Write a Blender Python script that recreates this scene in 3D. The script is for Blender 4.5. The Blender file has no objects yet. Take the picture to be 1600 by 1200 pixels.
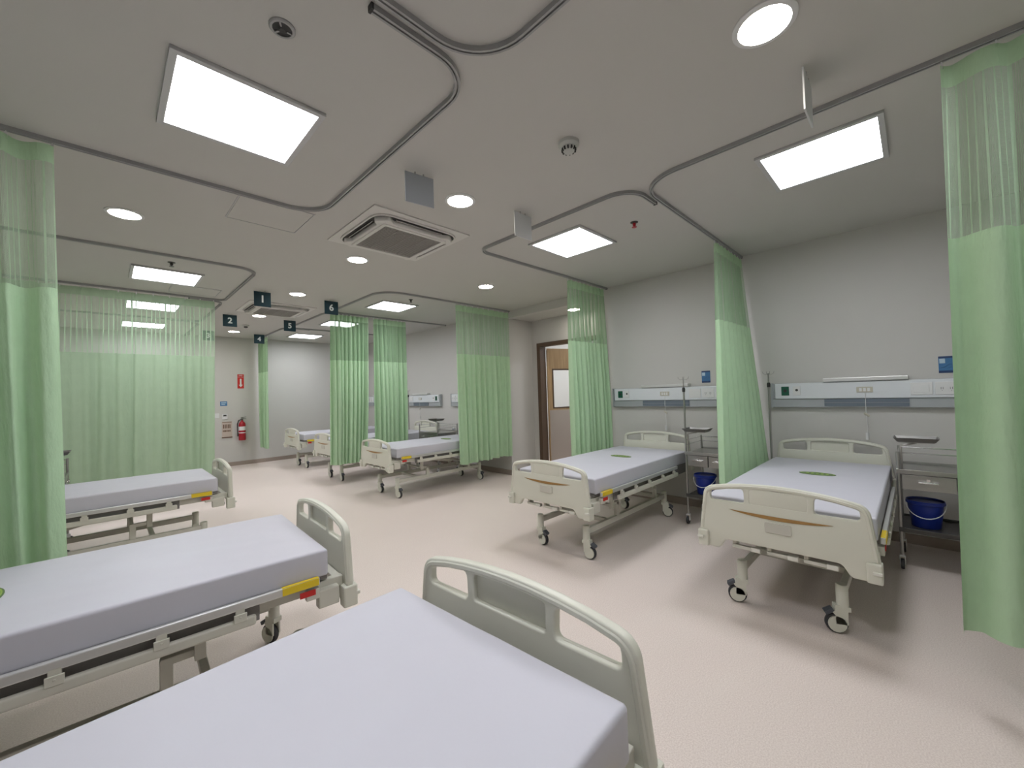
import bpy, bmesh, math, random
from math import sin, cos, pi, radians, sqrt
from mathutils import Vector, Matrix, noise

random.seed(7)
SC = bpy.context.scene
COL = SC.collection
VL = bpy.context.view_layer

# ------------------------------------------------------------------ camera, world, exposure
def make_camera():
    yaw, pit, rol, f = radians(45.1316), radians(1.2403), radians(-1.7658), 633.0
    fw = Vector((sin(yaw)*cos(pit), cos(yaw)*cos(pit), sin(pit)))
    r = Vector((cos(yaw), -sin(yaw), 0)); u = r.cross(fw)
    r2 = r*cos(rol) + u*sin(rol); u2 = -r*sin(rol) + u*cos(rol)
    cd = bpy.data.cameras.new('camera'); co = bpy.data.objects.new('camera', cd); COL.objects.link(co)
    cd.sensor_fit = 'HORIZONTAL'; cd.sensor_width = 36.0; cd.lens = f/1600*36.0; cd.clip_start = 0.02
    m = Matrix.Identity(4)
    for i in range(3):
        m[i][0] = r2[i]; m[i][1] = u2[i]; m[i][2] = -fw[i]
    m[0][3], m[1][3], m[2][3] = 0, 0, 1.5
    co.matrix_world = m
    SC.camera = co
make_camera()
w = bpy.data.worlds.new('world'); SC.world = w; w.use_nodes = True
w.node_tree.nodes['Background'].inputs[0].default_value = (0.5, 0.5, 0.5, 1)
w.node_tree.nodes['Background'].inputs[1].default_value = 0.0
vs = SC.view_settings
vs.view_transform = 'Standard'; vs.look = 'None'; vs.gamma = 1.0; vs.use_curve_mapping = False
vs.exposure = 0.0
PANEL_STRENGTH = 21.5          # square ceiling panels
DOWN_STRENGTH = 60.0           # round downlights
PANEL_COL = (0.93, 0.95, 1.0)
DOWN_COL = (1.0, 0.93, 0.84)

# ------------------------------------------------------------------ materials
def mat(name, col, rough=0.5, metal=0.0, noise_amt=0.0, nscale=30.0, bump=0.0, bscale=200.0, spec=0.5):
    m = bpy.data.materials.new(name); m.use_nodes = True
    nt = m.node_tree; b = nt.nodes['Principled BSDF']
    b.inputs['Base Color'].default_value = (*col, 1)
    b.inputs['Roughness'].default_value = rough; b.inputs['Metallic'].default_value = metal
    b.inputs['Specular IOR Level'].default_value = spec
    tc = nt.nodes.new('ShaderNodeTexCoord')
    if noise_amt > 0:
        n = nt.nodes.new('ShaderNodeTexNoise'); n.inputs['Scale'].default_value = nscale; n.inputs['Detail'].default_value = 4
        nt.links.new(tc.outputs['Object'], n.inputs['Vector'])
        r = nt.nodes.new('ShaderNodeMixRGB'); r.blend_type = 'MIX'
        r.inputs[1].default_value = (*[c*(1-noise_amt) for c in col], 1)
        r.inputs[2].default_value = (*[min(1, c*(1+noise_amt)) for c in col], 1)
        nt.links.new(n.outputs['Fac'], r.inputs[0]); nt.links.new(r.outputs[0], b.inputs['Base Color'])
    if bump > 0:
        n2 = nt.nodes.new('ShaderNodeTexNoise'); n2.inputs['Scale'].default_value = bscale; n2.inputs['Detail'].default_value = 5
        nt.links.new(tc.outputs['Object'], n2.inputs['Vector'])
        bp = nt.nodes.new('ShaderNodeBump'); bp.inputs['Strength'].default_value = bump; bp.inputs['Distance'].default_value = 0.01
        nt.links.new(n2.outputs['Fac'], bp.inputs['Height']); nt.links.new(bp.outputs[0], b.inputs['Normal'])
    return m

def emis(name, col, s):
    m = bpy.data.materials.new(name); m.use_nodes = True
    nt = m.node_tree; nt.nodes.remove(nt.nodes['Principled BSDF'])
    e = nt.nodes.new('ShaderNodeEmission'); e.inputs[0].default_value = (*col, 1); e.inputs[1].default_value = s
    nt.links.new(e.outputs[0], nt.nodes['Material Output'].inputs[0])
    return m

M = {}
M['wall'] = mat('wall_paint', (0.575, 0.56, 0.535), 0.6, noise_amt=0.015, nscale=3, bump=0.06, bscale=120)
M['wall_back'] = mat('wall_paint_white', (0.82, 0.81, 0.78), 0.6, noise_amt=0.015, nscale=3)
M['ceiling'] = mat('ceiling_paint', (0.56, 0.545, 0.515), 0.75, noise_amt=0.015, nscale=2, bump=0.05, bscale=90)
def floor_mat():
    m = mat('floor_vinyl', (0.52, 0.45, 0.40), 0.42, spec=0.35)
    nt = m.node_tree; b = nt.nodes['Principled BSDF']; tc = nt.nodes.new('ShaderNodeTexCoord')
    n = nt.nodes.new('ShaderNodeTexNoise'); n.inputs['Scale'].default_value = 160; n.inputs['Detail'].default_value = 3
    n2 = nt.nodes.new('ShaderNodeTexNoise'); n2.inputs['Scale'].default_value = 1.6; n2.inputs['Detail'].default_value = 3
    for q in (n, n2): nt.links.new(tc.outputs['Object'], q.inputs['Vector'])
    cr = nt.nodes.new('ShaderNodeValToRGB'); e = cr.color_ramp.elements
    e[0].position = 0.36; e[0].color = (0.67, 0.575, 0.525, 1); e[1].position = 0.64; e[1].color = (0.80, 0.71, 0.655, 1)
    nt.links.new(n.outputs['Fac'], cr.inputs[0])
    mx = nt.nodes.new('ShaderNodeMixRGB'); mx.blend_type = 'MULTIPLY'; mx.inputs[0].default_value = 0.06
    nt.links.new(cr.outputs[0], mx.inputs[1]); nt.links.new(n2.outputs['Fac'], mx.inputs[2])
    nt.links.new(mx.outputs[0], b.inputs['Base Color'])
    return m
M['floor'] = floor_mat()
M['cove'] = mat('cove_vinyl', (0.33, 0.27, 0.23), 0.5, noise_amt=0.08, nscale=120)
M['bed_plastic'] = mat('bed_plastic', (0.66, 0.655, 0.565), 0.36, noise_amt=0.01, nscale=8)
M['bed_steel'] = mat('bed_steel', (0.60, 0.585, 0.51), 0.4, noise_amt=0.02, nscale=20)
M['plate'] = mat('name_plate_plastic', (0.55, 0.535, 0.47), 0.3)
M['clip'] = mat('clip_plastic', (0.72, 0.71, 0.64), 0.35)
M['inlay'] = mat('wood_inlay', (0.34, 0.19, 0.06), 0.4, noise_amt=0.2, nscale=25)
M['mattress'] = mat('mattress_vinyl', (0.56, 0.555, 0.615), 0.5, bump=0.10, bscale=14)
M['platform'] = mat('platform_steel', (0.20, 0.19, 0.18), 0.5)
M['alu'] = mat('rail_alu', (0.70, 0.70, 0.69), 0.32, 0.55)
M['track'] = mat('track_alu', (0.36, 0.36, 0.36), 0.45, 0.25)
M['rubber'] = mat('rubber', (0.035, 0.035, 0.04), 0.6)
M['pedal'] = mat('pedal_plastic', (0.07, 0.075, 0.09), 0.5)
M['yellow'] = mat('yellow_label', (0.75, 0.55, 0.02), 0.5)
M['red'] = mat('red_label', (0.55, 0.02, 0.015), 0.5)
M['green'] = mat('green_label', (0.10, 0.17, 0.06), 0.5)
M['lime'] = mat('lime_label', (0.30, 0.44, 0.08), 0.5)
M['steel'] = mat('stainless', (0.40, 0.39, 0.375), 0.28, 0.85, noise_amt=0.04, nscale=40)
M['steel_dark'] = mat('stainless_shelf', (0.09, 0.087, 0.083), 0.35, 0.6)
M['tray'] = mat('tray_steel', (0.20, 0.195, 0.185), 0.38, 0.7)
M['chrome'] = mat('chrome', (0.8, 0.8, 0.8), 0.12, 1.0)
M['blue'] = mat('bucket_plastic', (0.012, 0.035, 0.30), 0.35)
M['white'] = mat('white_plastic', (0.72, 0.72, 0.72), 0.4)
M['panel_white'] = mat('headwall_white', (0.70, 0.725, 0.75), 0.35)
M['panel_grey'] = mat('headwall_grey', (0.42, 0.44, 0.46), 0.4, 0.2)
M['slot'] = mat('headwall_slot', (0.15, 0.18, 0.22), 0.4)
M['beige'] = mat('switch_beige', (0.52, 0.49, 0.40), 0.45)
M['gas_green'] = mat('gas_outlet_green', (0.005, 0.09, 0.05), 0.45)
M['dark'] = mat('dark_plastic', (0.03, 0.03, 0.03), 0.5)
M['hole'] = mat('socket_hole', (0.12, 0.12, 0.13), 0.5)
M['sign'] = mat('sign_teal', (0.008, 0.035, 0.05), 0.35)
M['sign_blank'] = mat('sign_grey', (0.40, 0.425, 0.46), 0.4)
M['sign_white'] = mat('sign_white', (0.62, 0.63, 0.63), 0.4)
M['ink'] = mat('sign_digit', (0.75, 0.80, 0.80), 0.5)
M['brown'] = mat('door_frame_brown', (0.085, 0.050, 0.028), 0.45)
def wood_mat():
    m = mat('door_wood', (0.44, 0.29, 0.15), 0.42)
    nt = m.node_tree; b = nt.nodes['Principled BSDF']; tc = nt.nodes.new('ShaderNodeTexCoord')
    mp = nt.nodes.new('ShaderNodeMapping'); mp.inputs['Scale'].default_value = (14, 14, 0.9)
    n = nt.nodes.new('ShaderNodeTexNoise'); n.inputs['Scale'].default_value = 3.0; n.inputs['Detail'].default_value = 6
    nt.links.new(tc.outputs['Object'], mp.inputs['Vector']); nt.links.new(mp.outputs[0], n.inputs['Vector'])
    cr = nt.nodes.new('ShaderNodeValToRGB'); e = cr.color_ramp.elements
    e[0].position = .3; e[0].color = (0.38, 0.245, 0.12, 1); e[1].position = .7; e[1].color = (0.50, 0.345, 0.185, 1)
    nt.links.new(n.outputs['Fac'], cr.inputs[0]); nt.links.new(cr.outputs[0], b.inputs['Base Color'])
    return m
M['wood'] = wood_mat()
M['kick'] = mat('kick_plate_steel', (0.50, 0.45, 0.41), 0.38, 0.75)
M['ac_white'] = mat('ac_plastic', (0.66, 0.64, 0.61), 0.45)
M['ac_grille'] = mat('ac_grille', (0.34, 0.325, 0.30), 0.6)
M['ac_dark'] = mat('ac_slot', (0.035, 0.033, 0.03), 0.6)
M['smoke'] = mat('detector_plastic', (0.50, 0.51, 0.48), 0.5)
M['paper'] = mat('notice_paper', (0.55, 0.46, 0.40), 0.6)
M['paper_ink'] = mat('notice_ink', (0.16, 0.09, 0.06), 0.6)
M['ext_red'] = mat('extinguisher_red', (0.38, 0.008, 0.02), 0.3)
M['poster'] = mat('poster_blue', (0.05, 0.17, 0.36), 0.5)
M['poster_dk'] = mat('poster_navy', (0.02, 0.05, 0.14), 0.5)
M['poster_lt'] = mat('poster_light', (0.45, 0.58, 0.68), 0.5)
M['frame'] = mat('light_frame', (0.55, 0.55, 0.55), 0.5)
M['panel_emit'] = emis('panel_light', PANEL_COL, PANEL_STRENGTH)
M['down_emit'] = emis('downlight_light', DOWN_COL, DOWN_STRENGTH)
def glass_mat():
    m = bpy.data.materials.new('door_glass'); m.use_nodes = True
    b = m.node_tree.nodes['Principled BSDF']
    b.inputs['Base Color'].default_value = (0.95, 0.97, 0.97, 1); b.inputs['Roughness'].default_value = 0.0
    b.inputs['Transmission Weight'].default_value = 0.95; b.inputs['IOR'].default_value = 1.03
    return m
M['glass'] = glass_mat()

def cloth_mat(name, col, transl, mesh=False, thread=150.0, dens=0.5, stripes=0.0):
    m = bpy.data.materials.new(name); m.use_nodes = True
    nt = m.node_tree; L = nt.links; out = nt.nodes['Material Output']; nt.nodes.remove(nt.nodes['Principled BSDF'])
    uv = nt.nodes.new('ShaderNodeUVMap'); uv.uv_map = 'UVMap'
    d = nt.nodes.new('ShaderNodeBsdfDiffuse'); t = nt.nodes.new('ShaderNodeBsdfTranslucent')
    n = nt.nodes.new('ShaderNodeTexNoise'); n.inputs['Scale'].default_value = 9; n.inputs['Detail'].default_value = 5
    L.new(uv.outputs[0], n.inputs['Vector'])
    cr = nt.nodes.new('ShaderNodeMixRGB')
    cr.inputs[1].default_value = (*[c*0.94 for c in col], 1); cr.inputs[2].default_value = (*[min(1, c*1.06) for c in col], 1)
    L.new(n.outputs['Fac'], cr.inputs[0])
    L.new(cr.outputs[0], d.inputs[0]); L.new(cr.outputs[0], t.inputs[0])
    mp = nt.nodes.new('ShaderNodeMapping'); mp.inputs['Scale'].default_value = (5, 1.6, 1)
    L.new(uv.outputs[0], mp.inputs[0])
    nb = nt.nodes.new('ShaderNodeTexNoise'); nb.inputs['Scale'].default_value = 5; nb.inputs['Detail'].default_value = 6
    L.new(mp.outputs[0], nb.inputs['Vector'])
    bp = nt.nodes.new('ShaderNodeBump'); bp.inputs['Strength'].default_value = 0.55; bp.inputs['Distance'].default_value = 0.025
    L.new(nb.outputs['Fac'], bp.inputs['Height']); L.new(bp.outputs[0], d.inputs['Normal'])
    mx = nt.nodes.new('ShaderNodeMixShader'); mx.inputs[0].default_value = transl
    L.new(d.outputs[0], mx.inputs[1]); L.new(t.outputs[0], mx.inputs[2])
    res = mx.outputs[0]
    if mesh:
        sep = nt.nodes.new('ShaderNodeSeparateXYZ'); L.new(uv.outputs[0], sep.inputs[0])
        def wave(sock, k, thr):
            a = nt.nodes.new('ShaderNodeMath'); a.operation = 'MULTIPLY'; a.inputs[1].default_value = k
            f = nt.nodes.new('ShaderNodeMath'); f.operation = 'FRACT'
            g = nt.nodes.new('ShaderNodeMath'); g.operation = 'LESS_THAN'; g.inputs[1].default_value = thr
            L.new(sock, a.inputs[0]); L.new(a.outputs[0], f.inputs[0]); L.new(f.outputs[0], g.inputs[0])
            return g.outputs[0]
        a = wave(sep.outputs[0], thread, dens); b = wave(sep.outputs[1], thread*1.0, dens)
        mxx = nt.nodes.new('ShaderNodeMath'); mxx.operation = 'MAXIMUM'
        L.new(a, mxx.inputs[0]); L.new(b, mxx.inputs[1])
        o = mxx.outputs[0]
        if stripes > 0:
            c = wave(sep.outputs[0], stripes, 0.22)
            m2 = nt.nodes.new('ShaderNodeMath'); m2.operation = 'MAXIMUM'
            L.new(o, m2.inputs[0]); L.new(c, m2.inputs[1]); o = m2.outputs[0]
        tr = nt.nodes.new('ShaderNodeBsdfTransparent')
        ms = nt.nodes.new('ShaderNodeMixShader')
        L.new(o, ms.inputs[0]); L.new(tr.outputs[0], ms.inputs[1]); L.new(mx.outputs[0], ms.inputs[2])
        res = ms.outputs[0]
    L.new(res, out.inputs[0])
    return m
GREEN = (0.50, 0.685, 0.46)
M['cloth'] = cloth_mat('curtain_cloth', GREEN, 0.24)
M['cloth_thin'] = cloth_mat('curtain_cloth_thin', (0.42, 0.55, 0.385), 0.5)
M['net'] = cloth_mat('curtain_net', (0.46, 0.60, 0.43), 0.4, True, 220, 0.30, 22)
M['net_far'] = cloth_mat('curtain_net_far', (0.40, 0.555, 0.37), 0.4, True, 220, 0.36, 16)
M['net_dense'] = cloth_mat('curtain_net_gathered', (0.34, 0.49, 0.31), 0.35, True, 220, 0.72, 16)
M['net_thin'] = cloth_mat('curtain_net_thin', (0.46, 0.62, 0.43), 0.5, True, 220, 0.22, 18)

# ------------------------------------------------------------------ mesh helpers
class MB:
    def __init__(s): s.v = []; s.f = []
    def add(s, vs, fs):
        o = len(s.v); s.v += [tuple(v) for v in vs]; s.f += [tuple(i+o for i in f) for f in fs]; return s
    def box(s, c, d, rz=0, ry=0, rx=0):
        R = Matrix.Rotation(rz, 3, 'Z') @ Matrix.Rotation(ry, 3, 'Y') @ Matrix.Rotation(rx, 3, 'X')
        P = []
        for i in range(8):
            p = Vector(((i & 1)-.5, ((i >> 1) & 1)-.5, ((i >> 2) & 1)-.5))
            P.append(R @ Vector((p.x*d[0], p.y*d[1], p.z*d[2])) + Vector(c))
        return s.add(P, [(0, 2, 3, 1), (4, 5, 7, 6), (0, 1, 5, 4), (2, 6, 7, 3), (0, 4, 6, 2), (1, 3, 7, 5)])
    def b(s, x0, x1, y0, y1, z0, z1):
        return s.box(((x0+x1)/2, (y0+y1)/2, (z0+z1)/2), (abs(x1-x0), abs(y1-y0), abs(z1-z0)))
    def tube(s, pts, r, n=8, cap=True, r2=None, up=None, closed=False):
        pts = [Vector(p) for p in pts]; r2 = r if r2 is None else r2
        rings = []; N = len(pts); prev = None
        for i, p in enumerate(pts):
            if closed: t = pts[(i+1) % N]-pts[i-1]
            else: t = pts[min(i+1, N-1)]-pts[max(i-1, 0)]
            t.normalize()
            a = Vector(up) if up else (prev if prev else (Vector((0, 0, 1)) if abs(t.z) < .9 else Vector((1, 0, 0))))
            bx = a.cross(t)
            if bx.length < 1e-6: bx = Vector((1, 0, 0)).cross(t)
            bx.normalize(); ay = t.cross(bx).normalized(); prev = ay
            rings.append([p + bx*(r*cos(2*pi*k/n)) + ay*(r2*sin(2*pi*k/n)) for k in range(n)])
        vs = [v for ring in rings for v in ring]; fs = []
        for i in range(N if closed else N-1):
            j = (i+1) % N
            for k in range(n):
                fs.append((i*n+k, i*n+(k+1) % n, j*n+(k+1) % n, j*n+k))
        if cap and not closed:
            fs.append(tuple(range(n-1, -1, -1))); fs.append(tuple((N-1)*n+k for k in range(n)))
        return s.add(vs, fs)
    def lathe(s, prof, c=(0, 0, 0), n=20, axis='z'):
        vs = []; fs = []
        for (r, h) in prof:
            for k in range(n):
                a = 2*pi*k/n; x, y = r*cos(a), r*sin(a)
                if axis == 'z': p = (x, y, h)
                elif axis == 'y': p = (x, h, y)
                else: p = (h, x, y)
                vs.append((p[0]+c[0], p[1]+c[1], p[2]+c[2]))
        m = len(prof)
        for i in range(m-1):
            for k in range(n):
                fs.append((i*n+k, i*n+(k+1) % n, (i+1)*n+(k+1) % n, (i+1)*n+k))
        fs.append(tuple(range(n-1, -1, -1))); fs.append(tuple((m-1)*n+k for k in range(n)))
        return s.add(vs, fs)
    def sweep(s, pts, prof, closed_prof=True):
        """sweep a (side, z) profile along a horizontal path"""
        pts = [Vector(p) for p in pts]; N = len(pts); n = len(prof); vs = []; fs = []
        for i, p in enumerate(pts):
            t = (pts[min(i+1, N-1)]-pts[max(i-1, 0)]); t.z = 0; t.normalize()
            nrm = Vector((-t.y, t.x, 0))
            for (a, h) in prof: vs.append(p + nrm*a + Vector((0, 0, h)))
        for i in range(N-1):
            for k in range(n):
                fs.append((i*n+k, (i+1)*n+k, (i+1)*n+(k+1) % n, i*n+(k+1) % n))
        fs.append(tuple(range(n))); fs.append(tuple((N-1)*n+k for k in range(n-1, -1, -1)))
        return s.add(vs, fs)
    def mesh(s, name, smooth=False, bevel=0.0, seg=2):
        me = bpy.data.meshes.new(name)
        me.from_pydata(s.v, [], s.f)
        bm = bmesh.new(); bm.from_mesh(me)
        bmesh.ops.recalc_face_normals(bm, faces=bm.faces)
        if bevel > 0:
            ed = [e for e in bm.edges if len(e.link_faces) == 2 and e.calc_face_angle(0) > 0.6]
            bmesh.ops.bevel(bm, geom=ed, offset=bevel, segments=seg, affect='EDGES', profile=0.5, clamp_overlap=True)
        if smooth:
            for f in bm.faces: f.smooth = True
            for e in bm.edges:
                if len(e.link_faces) == 2 and e.calc_face_angle(0) > 0.7: e.smooth = False
        bm.to_mesh(me); bm.free(); me.update()
        return me
    def build(s, name, m, parent=None, smooth=False, bevel=0.0, seg=2, loc=None):
        return link(name, s.mesh(name, smooth, bevel, seg), m, parent, loc)

def link(name, me, m, parent=None, loc=None):
    o = bpy.data.objects.new(name, me); COL.objects.link(o)
    me.materials.clear(); me.materials.append(m if not isinstance(m, str) else M[m])
    if parent: o.parent = parent
    if loc is not None: o.location = loc
    return o

def thing(name, label, cat, loc=(0, 0, 0), rz=0, group=None):
    o = bpy.data.objects.new(name, None); COL.objects.link(o)
    o.location = loc; o.rotation_euler = (0, 0, rz); o.empty_display_size = .1
    return tag(o, label, cat, group)
def tag(o, label, cat, group=None):
    o['label'] = label; o['category'] = cat
    if group: o['group'] = group
    return o
def struct(o, label=None):
    o['kind'] = 'structure'
    if label: o['label'] = label
    return o
def copy_tree(o, parent=None):
    c = o.copy(); COL.objects.link(c)
    if parent: c.parent = parent
    for ch in list(o.children): copy_tree(ch, c)
    return c

def arc_poly(pts, seg=6):
    """pts: (x, y, radius) closed polygon -> rounded polygon"""
    out = []; n = len(pts)
    for i in range(n):
        p = Vector(pts[i][:2]); r = pts[i][2]
        a = Vector(pts[i-1][:2]); b = Vector(pts[(i+1) % n][:2])
        if r <= 0: out.append(p); continue
        u = (a-p).normalized(); v = (b-p).normalized()
        ang = math.acos(max(-1, min(1, u.dot(v))))
        d = min(r/math.tan(ang/2), (a-p).length*.49, (b-p).length*.49)
        p0 = p+u*d; p1 = p+v*d
        for k in range(seg+1):
            t = k/seg
            out.append(p0*(1-t)**2 + p*2*t*(1-t) + p1*t*t)
    return out

def plate(outlines, half, bev, mtx, seg=2):
    """2D outlines with holes -> solid plate mesh, mapped by mtx"""
    cu = bpy.data.curves.new('tmp', 'CURVE'); cu.dimensions = '2D'; cu.fill_mode = 'BOTH'
    cu.extrude = half-bev; cu.bevel_depth = bev; cu.bevel_resolution = seg; cu.offset = -bev
    for ol in outlines:
        sp = cu.splines.new('POLY'); sp.points.add(len(ol)-1)
        for q, p in zip(sp.points, ol): q.co = (p[0], p[1], 0, 1)
        sp.use_cyclic_u = True
    ob = bpy.data.objects.new('tmp', cu); COL.objects.link(ob); VL.update()
    me = bpy.data.meshes.new_from_object(ob.evaluated_get(bpy.context.evaluated_depsgraph_get()))
    bpy.data.objects.remove(ob); bpy.data.curves.remove(cu)
    me.transform(mtx)
    return me
def text_mesh(txt, size, mtx, ext=0.0008, bold=0.0):
    cu = bpy.data.curves.new('tmp', 'FONT'); cu.body = txt; cu.size = size; cu.extrude = ext
    cu.offset = bold; cu.align_x = 'CENTER'; cu.align_y = 'CENTER'
    ob = bpy.data.objects.new('tmp', cu); COL.objects.link(ob); VL.update()
    me = bpy.data.meshes.new_from_object(ob.evaluated_get(bpy.context.evaluated_depsgraph_get()))
    bpy.data.objects.remove(ob); bpy.data.curves.remove(cu)
    me.transform(mtx)
    return me
def join(meshes, name, smooth=True):
    bm = bmesh.new()
    for me in meshes: bm.from_mesh(me)
    bmesh.ops.remove_doubles(bm, verts=bm.verts, dist=1e-6)
    if smooth:
        for f in bm.faces: f.smooth = True
        for e in bm.edges:
            if len(e.link_faces) == 2 and e.calc_face_angle(0) > 0.6: e.smooth = False
    me = bpy.data.meshes.new(name); bm.to_mesh(me); bm.free()
    return me

# ------------------------------------------------------------------ the room
XR, XL, YF, YN, H = 5.23, -1.42, 11.33, -1.5, 3.0
AX, AY0, AY1, AZ = 5.88, 3.22, 5.27, 2.87          # alcove with the door
T = 0.12
struct(MB().b(XL-T, 8.2, YN-T, YF+T, -0.1, 0).build('floor', 'floor'))
struct(MB().b(XL-T, 8.2, YN-T, YF+T, H, H+0.1).build('ceiling', 'ceiling'))
struct(MB().b(XL-T, XR+T, YF, YF+T, 0, H).build('wall_far', 'wall'))
struct(MB().b(XL-T, XR+T, YN-T, YN, 0, H).build('wall_near', 'wall'))
struct(MB().b(XL-T, XL, YN, YF, 0, H).build('wall_left', 'wall'))
wr = struct(MB().b(XR, XR+T, YN, AY0, 0, H).b(XR, XR+T, AY1, YF, 0, H).b(XR, XR+T, AY0, AY1, AZ, H).build('wall_right', 'wall'))
struct(MB().b(XR+T, AX, AY0, AY1, AZ, AZ+.05).build('ceiling', 'ceiling'), 'lower ceiling of the door alcove')
DY0, DY1, DZ = 3.70, 5.11, 2.41
struct(MB().b(XR+T, AX, AY0-T, AY0, 0, H).b(XR+T, AX+T, AY1, AY1+T, 0, H)
       .b(AX, AX+T, AY0, DY0, 0, H).b(AX, AX+T, DY1, AY1, 0, H).b(AX, AX+T, DY0, DY1, DZ, H).build('wall_alcove', 'wall'))
struct(MB().b(8.08, 8.2, 2.6, 7.0, 0, H).b(AX+T, 8.08, 6.88, 7.0, 0, H).b(AX, 8.08, 2.6, 2.72, 0, H).b(AX, AX+T, 2.72, AY0, 0, H).b(AX, AX+T, AY1+T, 6.88, 0, H).build('wall_back', 'wall_back'))
def cove(name, pts, off):
    return struct(MB().sweep(pts, [(0, 0), (0.012*off, 0), (0.012*off, 0.085), (0, 0.09)]).build(name, 'cove'))
cove('baseboard_far', [(XL, YF, 0), (XR, YF, 0)], -1)
cove('baseboard_right', [(XR, AY1+.001, 0), (XR, YF, 0)], 1)
cove('baseboard_right', [(XR, YN, 0), (XR, AY0, 0)], 1)
cove('baseboard_alcove', [(AX, AY1, 0), (XR+.003, AY1, 0)], 1)
cove('baseboard_left', [(XL, YN, 0), (XL, YF, 0)], -1)

# ---- door
d = bpy.data.objects.new('door_1', None); COL.objects.link(d); d.location = (AX, DY1, 0)
struct(d, 'wooden door standing ajar in a dark brown frame in the alcove'); d['category'] = 'door'
fr = MB()
fr.b(-.03, T+.02, -.06, 0.02, 0, DZ+.02).b(-.03, T+.02, DY0-DY1-.02, DY0-DY1+.06, 0, DZ+.02).b(-.03, T+.02, DY0-DY1+.06, -.06, DZ-.045, DZ+.02)
fr.build('door_frame', 'brown', d, bevel=.004)
leaf = bpy.data.objects.new('door_leaf', None)
TH = radians(68); LW = 0.80; LZ = 2.335
hinge = Vector((T+.03, -.075, 0))
wx0, wx1, wz0, wz1 = .115, .555, 1.19, 1.92
lm = plate([[(0, .012), (LW, .012), (LW, LZ), (0, LZ)], [(wx0, wz0), (wx1, wz0), (wx1, wz1), (wx0, wz1)]], .021, .002,
           Matrix(((1, 0, 0, 0), (0, 0, 1, 0), (0, 1, 0, 0), (0, 0, 0, 1))))
lf = link('door_leaf', lm, 'wood', d); lf.location = hinge
lf.rotation_euler = (0, 0, -pi/2+TH)
def leafpart(mb, name, m, **k): return mb.build(name, m, lf, **k)
# the camera sees the local -y face
bd = MB()
for (a, b_, c, e) in ((wx0-.02, wx0+.006, wz0-.02, wz1+.02), (wx1-.006, wx1+.02, wz0-.02, wz1+.02), (wx0, wx1, wz0-.02, wz0+.006), (wx0, wx1, wz1-.006, wz1+.02)):
    bd.b(a, b_, -.028, .028, c, e)
leafpart(bd, 'window_bead', 'brown')
leafpart(MB().b(wx0+.004, wx1-.004, -.004, .004, wz0+.004, wz1-.004), 'window_pane', 'glass')
leafpart(MB().b(.02, LW-.02, -.024, -.0205, .03, 1.14), 'kick_plate', 'kick')
leafpart(MB().b(LW-.09, LW-.04, -.03, -.021, 1.0, 1.12).tube([(LW-.065, -.03, 1.06), (LW-.065, -.07, 1.06), (LW-.17, -.07, 1.06)], .009), 'door_handle', 'dark')

# ------------------------------------------------------------------ ceiling lights
def panel_light(x, y, label):
    t = thing('panel_light', label, 'ceiling light', (x, y, H), 0, 'square panel lights')
    a, b_ = .317, .288
    me = plate([[(-a, -a), (a, -a), (a, a), (-a, a)], [(-b_, -b_), (b_, -b_), (b_, b_), (-b_, b_)]], .009, .002, Matrix.Translation((0, 0, -.009)))
    link('light_frame', me, 'frame', t)
    MB().b(-b_, b_, -b_, b_, -.008, -.001).build('diffuser', 'panel_emit', t)
    return t
for x, y, l in [(.515, 2.465, 'square panel light lighting the second left bed, nearest in view'), (3.355, .385, 'square panel light above the bed beside the near right curtain'),
                (3.345, 2.405, 'square panel light above the right bed beside the door alcove'), (.518, 6.18, 'square panel light above the third left bed, before the sheer curtain'),
                (3.365, 6.11, 'square panel light above the right bed between the curtain pair and the wide curtain'), (3.363, 10.22, 'square panel light farthest away on the right'),
                (3.36, 8.17, 'square panel light half hidden behind the sign reading 6'), (.52, 8.2, 'nearer of two panel lights seen through the sheer curtain'),
                (.52, 10.25, 'farther of two panel lights seen through the sheer curtain'), (.515, .40, 'square panel light over the nearest left bed, overhead and out of view')]:
    panel_light(x, y, l)
def downlight(x, y, label):
    t = thing('downlight', label, 'ceiling light', (x, y, AZ if x > XR else H), 0, 'round downlights')
    MB().lathe([(.118, 0), (.118, -.006), (.112, -.011), (.096, -.011), (.096, -.004)], n=32).build('trim_ring', 'white', t, smooth=True)
    MB().lathe([(.0955, -.005), (.0955, -.0095), (.05, -.0115)], n=32).build('lens', 'down_emit', t)
    return t
for x, y, l in [(1.94, .39, 'large round downlight at the top of the view, nearest'), (1.947, 2.442, 'round downlight beside the grey hanging sign'), (1.94, 4.24, 'round downlight just beyond the near air conditioner'),
                (3.76, 4.2, 'round downlight before the wide right curtain, by the alcove'), (.117, 4.34, 'round downlight on the left over the gap beyond the near left curtain'), (1.938, 6.17, 'round downlight above the sign reading 1'),
                (5.56, 4.02, 'round downlight added in the door alcove, unseen behind the curtain beside the door'), (1.926, 8.16, 'round downlight beyond the far air conditioner, by the sign reading 2'), (1.955, 10.3, 'farthest round downlight, below the sign reading 2')]:  # the alcove downlight is an unseen addition that brightens the alcove walls
    downlight(x, y, l)
# unseen panels added to brighten the room behind the door
panel_light(6.75, 5.9, 'left one of two unseen panel lights added in the room behind the wooden door')
panel_light(7.2, 3.9, 'right one of two unseen panel lights added in the room behind the wooden door')

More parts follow.
